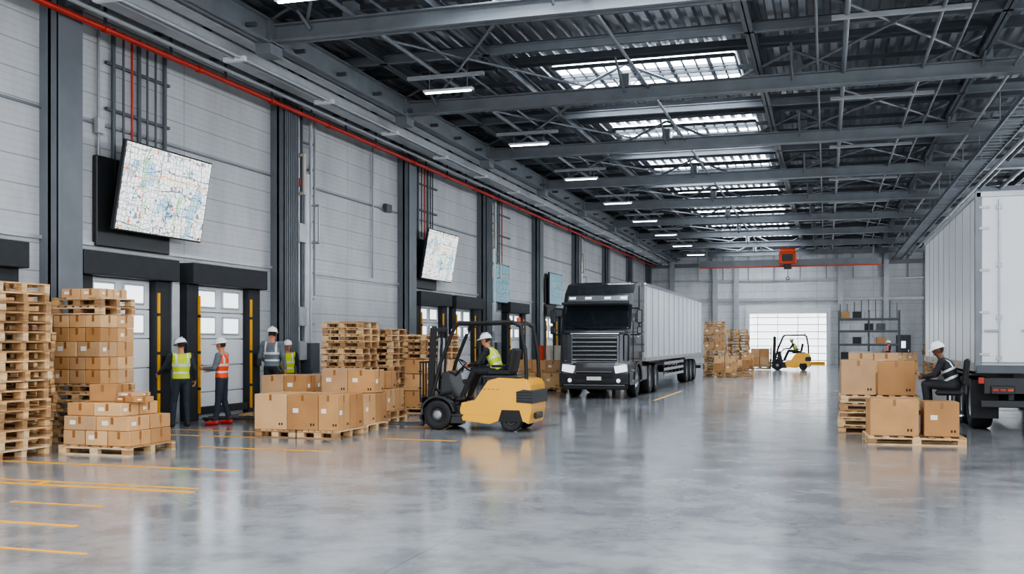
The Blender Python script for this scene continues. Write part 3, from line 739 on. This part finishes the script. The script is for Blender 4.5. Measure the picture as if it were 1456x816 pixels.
    b.box(0,TL0-0.02,2.6,1.6,0.05,1.6,M_BOXG,0.02)
    return b.obj('semi_truck',loc,0,bevel=0.012)
semi_truck((-6.72,30.4,0))

# ---------------------------------------------------------------- right semi trailer
def semi_trailer(loc,L=10.4):
    b=MB(); W=1.25; z0,z1=1.18,4.6
    b.box(0,L/2,(z0+z1)/2,2*W,L,z1-z0,M_BOXW,0.02)
    for s in(-1,1):
        b.box(s*(W+0.012),L/2,z0+0.07,0.04,L,0.16,M_BOXG); b.box(s*(W+0.012),L/2,z1-0.05,0.04,L,0.1,M_TRAY)
        for k in range(9): b.box(s*(W+0.004),0.7+k*1.2,(z0+z1)/2,0.010,0.02,z1-z0-0.2,M_BOXG)
        for k in range(6): b.box(s*(W+0.035),0.6+k*1.8,z0+0.07,0.02,0.3,0.05,M_YEL)
        b.box(s*(W-0.04),-0.03,(z0+z1)/2,0.12,0.1,z1-z0,M_STEEL,0.01)
        b.box(s*(W-0.09),-0.09,1.0,0.1,0.04,0.12,M_RED)
    b.box(0,-0.03,z1-0.05,2*W,0.1,0.12,M_TRAY,0.01); b.box(0,-0.03,z0+0.03,2*W,0.12,0.16,M_STEELD,0.01)
    for s in(-1,1):
        b.box(s*0.585,-0.05,(z0+z1)/2+0.03,1.13,0.05,z1-z0-0.26,M_WHITE,0.012)
        for xx in(0.2,0.85):
            b.cyl((s*xx,-0.11,z0+0.15),(s*xx,-0.11,z1-0.15),0.018,M_TRAY,8)
            for zz in(z0+0.25,2.2,3.2,z1-0.3): b.box(s*xx,-0.09,zz,0.1,0.05,0.08,M_TRAY)
            b.box(s*(xx+0.12),-0.12,1.95,0.28,0.03,0.04,M_PIPE)
        for zz in (1.5,2.3,3.1,3.9,4.3): b.box(s*1.10,-0.08,zz,0.18,0.03,0.05,M_TRAY)
        for yy in (1.1,2.45,3.8): 
            b.wheel((s*1.03,yy,0.52),'x',0.52,0.42,M_PIPE,0.58)
        b.box(s*1.03,2.45,1.10,0.5,4.1,0.05,M_DARK)
        b.box(s*1.03,0.42,0.62,0.5,0.03,0.75,M_BLACK)
        b.box(s*0.5,L/2,0.98,0.12,L-0.4,0.34,M_DARK)
        b.box(s*0.9,7.6,0.5,0.14,0.16,0.9,M_DARK); b.box(s*0.9,7.6,0.03,0.3,0.3,0.05,M_DARK)
        b.box(s*1.18,6.2,0.7,0.05,2.4,0.5,M_DARK,0.01)
        b.box(s*0.78,-0.05,0.82,0.42,0.07,0.16,M_DARK,0.01)
        for q in range(3): b.box(s*(0.65+q*0.13),-0.09,0.82,0.1,0.02,0.05,M_RED if q else M_ORANGE)
    b.box(0,0.1,0.55,2.3,0.12,0.14,M_DARK,0.01); b.box(0,0.0,0.9,2.2,0.08,0.3,M_DARK)
    for s in(-.6,.6): b.box(s,0.2,0.8,0.1,0.1,0.5,M_DARK)
    for yy in (1.1,2.45,3.8): b.cyl((-1,yy,0.52),(1,yy,0.52),0.07,M_DARK)
    return b.obj('semi_trailer',loc,0,bevel=0.006)
semi_trailer((3.98,21.3,0))

# ---------------------------------------------------------------- people
def person(name,loc,rz,J,C,scale=1.0,helm=M_HELM,curl=0.5):
    D=dict(pel=(0,0,.95),chest=(0,0,1.24),neck=(0,0,1.47),head=(.02,0,1.635),look=(1,0,0),
      shL=(0,.19,1.42),shR=(0,-.19,1.42),elL=(-.02,.25,1.14),elR=(-.02,-.25,1.14),wrL=(.06,.26,.90),wrR=(.06,-.26,.90),
      hiL=(0,.09,.92),hiR=(0,-.09,.92),knL=(.03,.11,.50),knR=(.03,-.11,.50),anL=(-.02,.12,.085),anR=(-.02,-.12,.085),
      toL=(.15,.14,.045),toR=(.15,-.14,.045),hdL=None,hdR=None)
    D.update(J); V={k:(Vector(v) if v is not None else None) for k,v in D.items()}
    pb=MB(); dm=M_SKIN
    segs=[]
    def cap(p0,p1,r0,r1,tag):
        p0=Vector(p0);p1=Vector(p1); a=(p1-p0); Ln=a.length
        a=a.normalized() if Ln>1e-6 else Vector((0,0,1)); u=a.orthogonal().normalized(); w=a.cross(u)
        rings=[]
        for k in range(0,5):
            t=-math.pi/2+math.pi/2*k/4; rings.append((p0+a*math.sin(t)*r0,max(0.0005,math.cos(t)*r0)))
        for k in range(0,5):
            t=math.pi/2*k/4; rings.append((p1+a*math.sin(t)*r1,max(0.0005,math.cos(t)*r1)))
        n=12; vs=[];fs=[]
        for c,rr in rings:
            for j in range(n):
                t=2*math.pi*j/n; vs.append(tuple(c+u*math.cos(t)*rr+w*math.sin(t)*rr))
        for i in range(len(rings)-1):
            for j in range(n): fs.append((i*n+j,i*n+(j+1)%n,(i+1)*n+(j+1)%n,(i+1)*n+j))
        fs.append(list(range(n))[::-1]); fs.append([len(vs)-n+j for j in range(n)])
        pb.add(vs,fs,dm,True); segs.append((p0,p1,r0,r1,tag))
    side=(V['shL']-V['shR']).normalized()
    P,Cc,Nk=V['pel'],V['chest'],V['neck']
    secs=[(P+(P-Cc).normalized()*.10,.085,.12),(P+(P-Cc).normalized()*.04,.12,.165),(P,.128,.178),(P.lerp(Cc,.5),.118,.160),(Cc,.135,.185),(Cc.lerp(Nk,.5),.128,.195),(Cc.lerp(Nk,.82),.09,.15),(Nk,.06,.07)]
    n=16;vs=[];fs=[]
    for i,(c,rx,ry) in enumerate(secs):
        up=(secs[min(i+1,len(secs)-1)][0]-secs[max(i-1,0)][0]).normalized(); fw=side.cross(up).normalized()
        for j in range(n):
            t=2*math.pi*j/n; vs.append(tuple(c+fw*math.cos(t)*rx+side*math.sin(t)*ry))
    for i in range(len(secs)-1):
        for j in range(n): fs.append((i*n+j,i*n+(j+1)%n,(i+1)*n+(j+1)%n,(i+1)*n+j))
    fs.append(list(range(n))[::-1]); fs.append([len(vs)-n+j for j in range(n)])
    pb.add(vs,fs,dm,True)
    segs.append((P,Nk,.15,.13,'torso'))
    for S in 'LR':
        sh,el,wr=V['sh'+S],V['el'+S],V['wr'+S]
        cap(Cc.lerp(Nk,.75)+(sh-Nk)*.35,sh,.075,.072,'shoulder')
        cap(sh,el,.066,.050,'uarm'); cap(el,wr,.050,.036,'farm')
        hi,kn,an,to=V['hi'+S],V['kn'+S],V['an'+S],V['to'+S]
        cap(hi,kn,.098,.070,'thigh'); cap(kn,an+Vector((0,0,.03)),.068,.056,'shin')
        cap(an+Vector((-.03,0,-.035)),to,.048,.043,'boot'); cap(an,an+Vector((0,0,.06)),.052,.054,'boot')
    hd=V['head']; lk=V['look'].normalized(); ls=Vector((0,0,1)).cross(lk).normalized(); lu=lk.cross(ls)
    cap(Nk-(hd-Nk)*.2,hd-lu*.04,.056,.055,'neck')
    def hp(x,y,z): return hd+lk*x+ls*y+lu*z
    H=Matrix.Translation(hd)@Matrix((lk,ls,lu)).transposed().to_4x4()
    pb.M=H
    pb.ell((-.008,0,.015),(.098,.078,.108),dm,12,16); pb.ell((.022,0,-.06),(.066,.056,.058),dm,8,12)
    pb.ell((.085,0,-.012),(.026,.014,.024),dm,6,8); pb.ell((.08,0,.012),(.014,.011,.03),dm,6,8)
    for s in(-1,1): pb.ell((-.01,s*.080,-.01),(.020,.012,.032),dm,6,8)
    pb.ell((.072,0,-.055),(.02,.026,.012),dm,6,8)
    pb.M=Matrix.Identity(4)
    segs.append((hp(0,0,-.05),hp(0,0,.02),.085,.09,'head'))
    me=bpy.data.meshes.new('t'); me.from_pydata(pb.v,[],pb.f)
    bm=bmesh.new(); bm.from_mesh(me); bmesh.ops.remove_doubles(bm,verts=bm.verts,dist=0.0008); bmesh.ops.recalc_face_normals(bm,faces=bm.faces); bm.to_mesh(me); bm.free()
    to=bpy.data.objects.new('t',me); COL.objects.link(to)
    md=to.modifiers.new('r','REMESH'); md.mode='VOXEL'; md.voxel_size=0.0125
    dg=bpy.context.evaluated_depsgraph_get(); dg.update()
    m2=bpy.data.meshes.new_from_object(to.evaluated_get(dg))
    bpy.data.objects.remove(to); 
    bm=bmesh.new(); bm.from_mesh(m2)
    for _ in range(2): bmesh.ops.smooth_vert(bm,verts=bm.verts,factor=0.5,use_axis_x=True,use_axis_y=True,use_axis_z=True)
    bm.to_mesh(m2); bm.free()
    nf=len(m2.polygons); cen=np.zeros(nf*3); m2.polygons.foreach_get('center',cen); cen=cen.reshape(-1,3)
    best=np.full(nf,1e9); bi=np.zeros(nf,int); bt=np.zeros(nf)
    for q,(p0,p1,r0,r1,tag) in enumerate(segs):
        a=np.array(p0);d=np.array(p1-p0);L2=max(1e-9,d@d)
        t=np.clip(((cen-a)@d)/L2,0,1); dist=np.linalg.norm(cen-(a+t[:,None]*d),axis=1)-(r0+(r1-r0)*t)
        if tag=='torso': dist=dist-0.02
        k=dist<best; best[k]=dist[k]; bi[k]=q; bt[k]=t[k]
    out=MB(); 
    vv=np.zeros(len(m2.vertices)*3); m2.vertices.foreach_get('co',vv); vv=vv.reshape(-1,3)
    out.v=[tuple(x) for x in vv]
    skin=C.get('skin',M_SKIN); vest=C['vest']; slv=C.get('sleeve',M_NAVY); pants=C.get('pants',M_NAVY); boot=C.get('boot',M_BOOT)
    torso_ax=(Nk-P); TL=torso_ax.length; tu=torso_ax.normalized(); midp=np.array(P)
    latp=(cen-midp)@np.array(side)
    hz=(cen-np.array(hd))@np.array(lu); hx=(cen-np.array(hd))@np.array(lk)
    for f in m2.polygons:
        q=bi[f.index]; tag=segs[q][4]; t=bt[f.index]; lt=abs(latp[f.index])
        if tag in('torso','shoulder'):
            tt=((cen[f.index]-midp)@np.array(tu))/TL
            m=vest
            if tt<0.03: m=pants
            elif 0.22<tt<0.30 or 0.50<tt<0.58: m=M_REFL
            elif 0.095<lt<0.135 and tt>0.55: m=M_REFL
            if tag=='shoulder' and lt>0.185: m=slv
            if tt>0.97 and lt<0.08: m=skin
        elif tag=='uarm': m=slv
        elif tag=='farm': m=slv if t<0.97 else skin
        elif tag=='thigh': m=pants
        elif tag=='shin': m=pants
        elif tag=='boot': m=boot
        elif tag=='neck': m=skin if t>0.15 else slv
        else:
            m=skin
            if hx[f.index]<-0.02 and hz[f.index]>-0.05: m=M_HAIR
            if hz[f.index]>0.07: m=M_HAIR
        out.f.append(list(f.vertices)); out.m.append(out.mi(m)); out.sm.append(True)
    bpy.data.meshes.remove(m2)
    out.M=H
    for s in(-1,1):
        out.ell((.080,s*.030,.018),(.010,.014,.008),M_EYE,6,8); out.ell((.088,s*.030,.018),(.004,.006,.006),M_IRIS,6,8)
        out.ell((.084,s*.031,.038),(.008,.018,.004),M_HAIR,4,8)
    out.ell((.090,0,-.055),(.006,.024,.007),M_LIP,6,8)
    if helm:
        out.ell((-.005,0,.045),(.128,.108,.112),helm,14,20,zmin=0.0)
        n=24; vs=[];fs=[]
        for j in range(n):
            t=2*math.pi*j/n; c,s_=math.cos(t),math.sin(t)
            ex=0.018+0.055*max(0,c)**2
            for (k,z) in ((0,.050),(ex,.040-0.25*ex*max(0,c)),(ex,.034-0.25*ex*max(0,c)),(0,.042)):
                vs.append((-.005+(.127+k)*c,(.107+k*0.6)*s_,z))
        for j in range(n):
            i2=(j+1)%n
            for q in range(4): fs.append((j*4+q,i2*4+q,i2*4+(q+1)%4,j*4+(q+1)%4))
        out.add(vs,fs,helm,True)
        out.box(-.005,0,.155,.15,.022,.012,helm,.004)
    out.M=Matrix.Identity(4)
    hm=C.get('hand',skin)
    for S,sg in(('L',1),('R',-1)):
        wr,el=V['wr'+S],V['el'+S]
        d=(V['hd'+S].normalized() if V['hd'+S] is not None else (wr-el).normalized())
        inn=(Vector((0,-sg,0))-d*(Vector((0,-sg,0))@d))
        inn=inn.normalized() if inn.length>0.2 else Vector((0,0,-1))
        ac=d.cross(inn).normalized()
        fwd=ac if ac.dot(Vector((1,0,0.3)))>0 else -ac
        Mh=Matrix.Translation(wr)@Matrix((d,fwd,inn)).transposed().to_4x4()
        out.M=Mh
        out.ell((.035,0,0),(.058,.042,.020),hm,8,12)
        out.box(.05,0,0,.07,.072,.026,hm,.010)
        for k,(yy,ln) in enumerate(((.030,.072),(.010,.080),(-.010,.074),(-.029,.058))):
            p=Vector((.082,yy,0)); a=0.0
            for q,fr in enumerate((.45,.32,.23)):
                a+=curl*(0.7 if q==0 else 0.9)
                p2=p+Vector((math.cos(a),yy*0.8,math.sin(a)))*ln*fr
                out.cyl(p,p2,.0085-q*.0008,hm,6); out.ell(p2,(.008-q*.0008,)*3,hm,4,6); p=p2
        p=Vector((.018,.032,.006))
        for q,(dx,dy,dz,ln) in enumerate(((.6,.75,.25,.04),(.85,.35,.45,.034),(.9,.0,.6,.026))):
            p2=p+Vector((dx,dy,dz)).normalized()*ln; out.cyl(p,p2,.011-q*.0015,hm,6); out.ell(p2,(.010-q*.0015,)*3,hm,4,6); p=p2
        out.M=Matrix.Identity(4)
    o=out.obj(name,loc,rz,recalc=False); o.scale=(scale,)*3
    bm=bmesh.new(); bm.from_mesh(o.data); bmesh.ops.recalc_face_normals(bm,faces=bm.faces); bm.to_mesh(o.data); bm.free()
    return o
person('warehouse_worker',(-12.62,17.95,0),math.radians(140),dict(elL=(.12,.30,1.19),wrL=(.34,.36,1.06),elR=(-.04,-.27,1.15),wrR=(.08,-.30,.92),look=(1,.35,-.2),
    knL=(.06,.13,.5),anL=(.03,.16,.085),toL=(.2,.2,.045)),dict(vest=M_HIVY,sleeve=M_NAVY,pants=M_NAVY,hand=M_GLOVE),1.02)
person('warehouse_worker',(-12.1,18.62,0),math.radians(192),dict(elL=(.06,.26,1.16),wrL=(.30,.20,1.16),elR=(.04,-.26,1.16),wrR=(.30,-.16,1.12),look=(1,0,-.1),
    anR=(-.10,-.16,.085),toR=(.07,-.19,.045),knR=(.0,-.13,.5),anL=(.08,.14,.085),toL=(.25,.16,.045)),dict(vest=M_HIVO,sleeve=M_GREYC,pants=M_NAVY,boot=M_REDS),1.02)
person('warehouse_worker',(-11.95,20.4,0.147),math.radians(100),dict(elL=(.02,.27,1.15),wrL=(.22,.2,1.05),look=(1,.1,-.1)),dict(vest=M_GREYC,sleeve=M_GREYC,pants=M_BLKC),1.08)
b=MB(); pallet(b,0,0,0,0,1.1,1.0); b.obj('wooden_pallet',(-11.95,20.4,0))
person('warehouse_worker',(-12.75,22.5,0),math.radians(-60),dict(elR=(.10,-.26,1.17),wrR=(.3,-.2,1.1)),dict(vest=M_HIVY,sleeve=M_BLKC,pants=M_BLKC),1.0)
SEAT=dict(pel=(-.30,0,.95+.33),chest=(-.20,0,1.24+.30),neck=(-.08,0,1.47+.27),head=(-.02,0,1.90),look=(1,0,-.12),
  shL=(-.10,.19,1.69),shR=(-.10,-.19,1.69),elL=(.06,.25,1.44),elR=(.06,-.25,1.44),wrL=(.30,.14,1.42),wrR=(.30,-.14,1.42),
  hiL=(-.27,.10,1.26),hiR=(-.27,-.10,1.26),knL=(.18,.14,1.28),knR=(.16,-.16,1.30),anL=(.38,.15,.86),anR=(.34,-.17,.86),toL=(.54,.17,.84),toR=(.50,-.19,.84))
def seat(dz,dx=0,extra={}):
    o={}
    for k,v in SEAT.items(): o[k]=v if k=='look' else (v[0]+dx,v[1],v[2]+dz)
    o.update(extra); return o
person('forklift_driver',(-6.5,19.3,0),math.pi,seat(-.08,.02,dict(anL=(.44,.15,.66),anR=(.40,-.17,.66),toL=(.58,.17,.60),toR=(.54,-.19,.60),wrL=(.33,.13,1.30),wrR=(.33,-.13,1.30))),dict(vest=M_HIVY,sleeve=M_BLKC,pants=M_BLKC,skin=M_SKIN),0.97,curl=0.8)
person('forklift_driver',(-2.0,63.8,0),math.pi,seat(-.08,.02,dict(anL=(.44,.15,.66),anR=(.40,-.17,.66),toL=(.58,.17,.60),toR=(.54,-.19,.60))),dict(vest=M_HIVY,sleeve=M_BLKC,pants=M_BLKC),0.97)
person('warehouse_worker',(3.4,62,0),math.radians(200),dict(elL=(.06,.26,1.16),wrL=(.30,.20,1.16)),dict(vest=M_HIVO,sleeve=M_NAVY,pants=M_NAVY),1.0)
person('warehouse_worker',(-9.2,37.9,0),math.radians(250),dict(),dict(vest=M_HIVO,sleeve=M_NAVY,pants=M_NAVY),1.0)

def stool(loc,rz):
    b=MB()
    for k in range(5):
        a=2*math.pi*k/5; b.cyl((0,0,0.09),(0.30*math.cos(a),0.30*math.sin(a),0.07),0.022,M_DARK,8)
        b.cyl((0.30*math.cos(a),0.30*math.sin(a)-0.02,0.03),(0.30*math.cos(a),0.30*math.sin(a)+0.02,0.03),0.03,M_BLACK,10)
    b.cyl((0,0,0.06),(0,0,0.80),0.03,M_CHROME,12)
    b.lathe((0,0,0.42),'z',[(0.012*math.sin(t),0.24+0.012*math.cos(t)) for t in [i*math.pi/3 for i in range(7)]],M_CHROME,24)
    for a in(0.5,2.6,4.7): b.cyl((0,0,0.42),(0.23*math.cos(a),0.23*math.sin(a),0.42),0.01,M_CHROME,6)
    b.box(0,0,0.83,0.46,0.46,0.10,M_BLACK,0.035)
    b.box(-0.27,0,0.98,0.03,0.08,0.35,M_DARK)
    old=b.M; b.M=Matrix.Translation((-0.27,0,1.20))@Matrix.Rotation(-0.10,4,'Y'); b.box(0,0,0,0.09,0.44,0.48,M_BLACK,0.035); b.M=old
    return b.obj('operator_stool',loc,rz,bevel=0.004)
TX,TY,TR=2.12,19.85,math.radians(170)
stool((TX,TY,0),TR)
person('seated_worker',(TX,TY,0),TR,seat(-.31,.22,dict(anL=(.36,.12,.50),anR=(.34,-.13,.50),toL=(.50,.14,.46),toR=(.48,-.15,.46),look=(1,.3,-.3),wrL=(.44,.12,1.10),wrR=(.44,-.12,1.10),elL=(.24,.25,1.14),elR=(.24,-.25,1.14))),dict(vest=M_BLKC,sleeve=M_BLKC,pants=M_BLKC,skin=M_SKIND),1.0,curl=0.8)

b=MB()
for s in(-1,1): b.box(0.1,s*0.19,0.075,1.15,0.15,0.05,M_DARK,0.01); b.cyl((0.6,s*0.19-0.04,0.045),(0.6,s*0.19+0.04,0.045),0.04,M_BLACK)
b.box(-0.52,0,0.2,0.16,0.5,0.28,M_STEELD,0.02); b.cyl((-0.62,-0.05,0.09),(-0.62,0.05,0.09),0.09,M_BLACK,14)
b.path([(-0.6,0,0.25),(-0.95,0,1.1)],0.02,M_DARK); b.path([(-0.93,-0.13,1.2),(-1.0,-0.13,1.08),(-1.0,0.13,1.08),(-0.93,0.13,1.2),(-0.93,-0.13,1.2)],0.018,M_DARK)
b.obj('hand_pallet_truck',(-12.3,19.5,0),math.radians(195))
b=MB(); b.box(0,0,0.55,0.9,0.5,1.0,M_STEELD,0.02)
for k in range(4): b.box(0.455,0,0.2+k*0.23,0.02,0.44,0.2,M_TRAY,0.008); b.box(0.475,0,0.26+k*0.23,0.02,0.2,0.02,M_CHROME)
b.box(0,0,1.07,0.95,0.55,0.04,M_DARK,0.01)
for s in(-1,1):
    for t in(-1,1): b.cyl((s*0.38,t*0.18-0.02,0.04),(s*0.38,t*0.18+0.02,0.04),0.04,M_BLACK)
b.box(-0.2,0,1.25,0.3,0.3,0.32,M_CART[0],0.01); b.cyl((0.2,0,1.09),(0.2,0,1.45),0.07,M_RED,12)
b.obj('tool_cabinet',(-12.7,25.6,0))
b=MB()
for xx in(-1.9,0,1.9):
    for yy in(-0.5,0.5): b.box(xx,yy,1.9,0.09,0.09,3.8,M_STEELD)
for zz in(0.5,1.5,2.4,3.2):
    for yy in(-0.5,0.5): b.box(0,yy,zz,3.8,0.05,0.12,M_STEELD)
    b.box(0,0,zz+0.07,3.7,1.0,0.03,M_STEEL)
    for k in range(5):
        if R.random()<0.8: b.box(-1.5+k*0.75,0,zz+0.085+0.22,0.55,0.7,0.44,R.choice([M_STEELD,M_TRAY,M_CART[0],M_DARK]),0.01)
for k in range(9): b.cyl((-1.8+k*0.45,0.45,3.2),(-1.8+k*0.45,0.45,4.2+R.uniform(0,.4)),0.03,M_STEELD,6)
b.obj('storage_rack',(2.7,72,0))
b=MB(); pallet(b,0,0,0,0,1.3,1.1); grid(b,2,2,0.6,0.5,0.55,0.146); b.box(0,0,1.0,1.1,0.8,0.5,M_TRAY,0.03); b.obj('carton_pallet_load',(1.6,52,0))
b=MB(); pallet(b,0,0,0,0,1.2,1.0); grid(b,2,2,0.55,0.48,0.5,0.146); grid(b,2,2,0.5,0.48,0.5,0.65); b.obj('carton_pallet_load',(4.0,57,0))
stack('pallet_stack',5.6,60,11)

# ---------------------------------------------------------------- light, camera
w=bpy.data.worlds.new('World'); sc.world=w; w.use_nodes=True
bg=w.node_tree.nodes['Background']; bg.inputs[0].default_value=(0.94,0.97,1.0,1); bg.inputs[1].default_value=3.0
try: sc.view_settings.look='AgX - Medium High Contrast'
except Exception as e: print('LOOK',e)
TH=math.atan(447/1450)
cd=bpy.data.cameras.new('Camera'); cam=bpy.data.objects.new('Camera',cd); COL.objects.link(cam)
cam.location=(0,0,1.75); cam.rotation_euler=(math.pi/2,0,TH)
cd.sensor_width=36; cd.lens=36*1450/1456; cd.shift_y=77/1456; cd.clip_end=300
sc.camera=cam
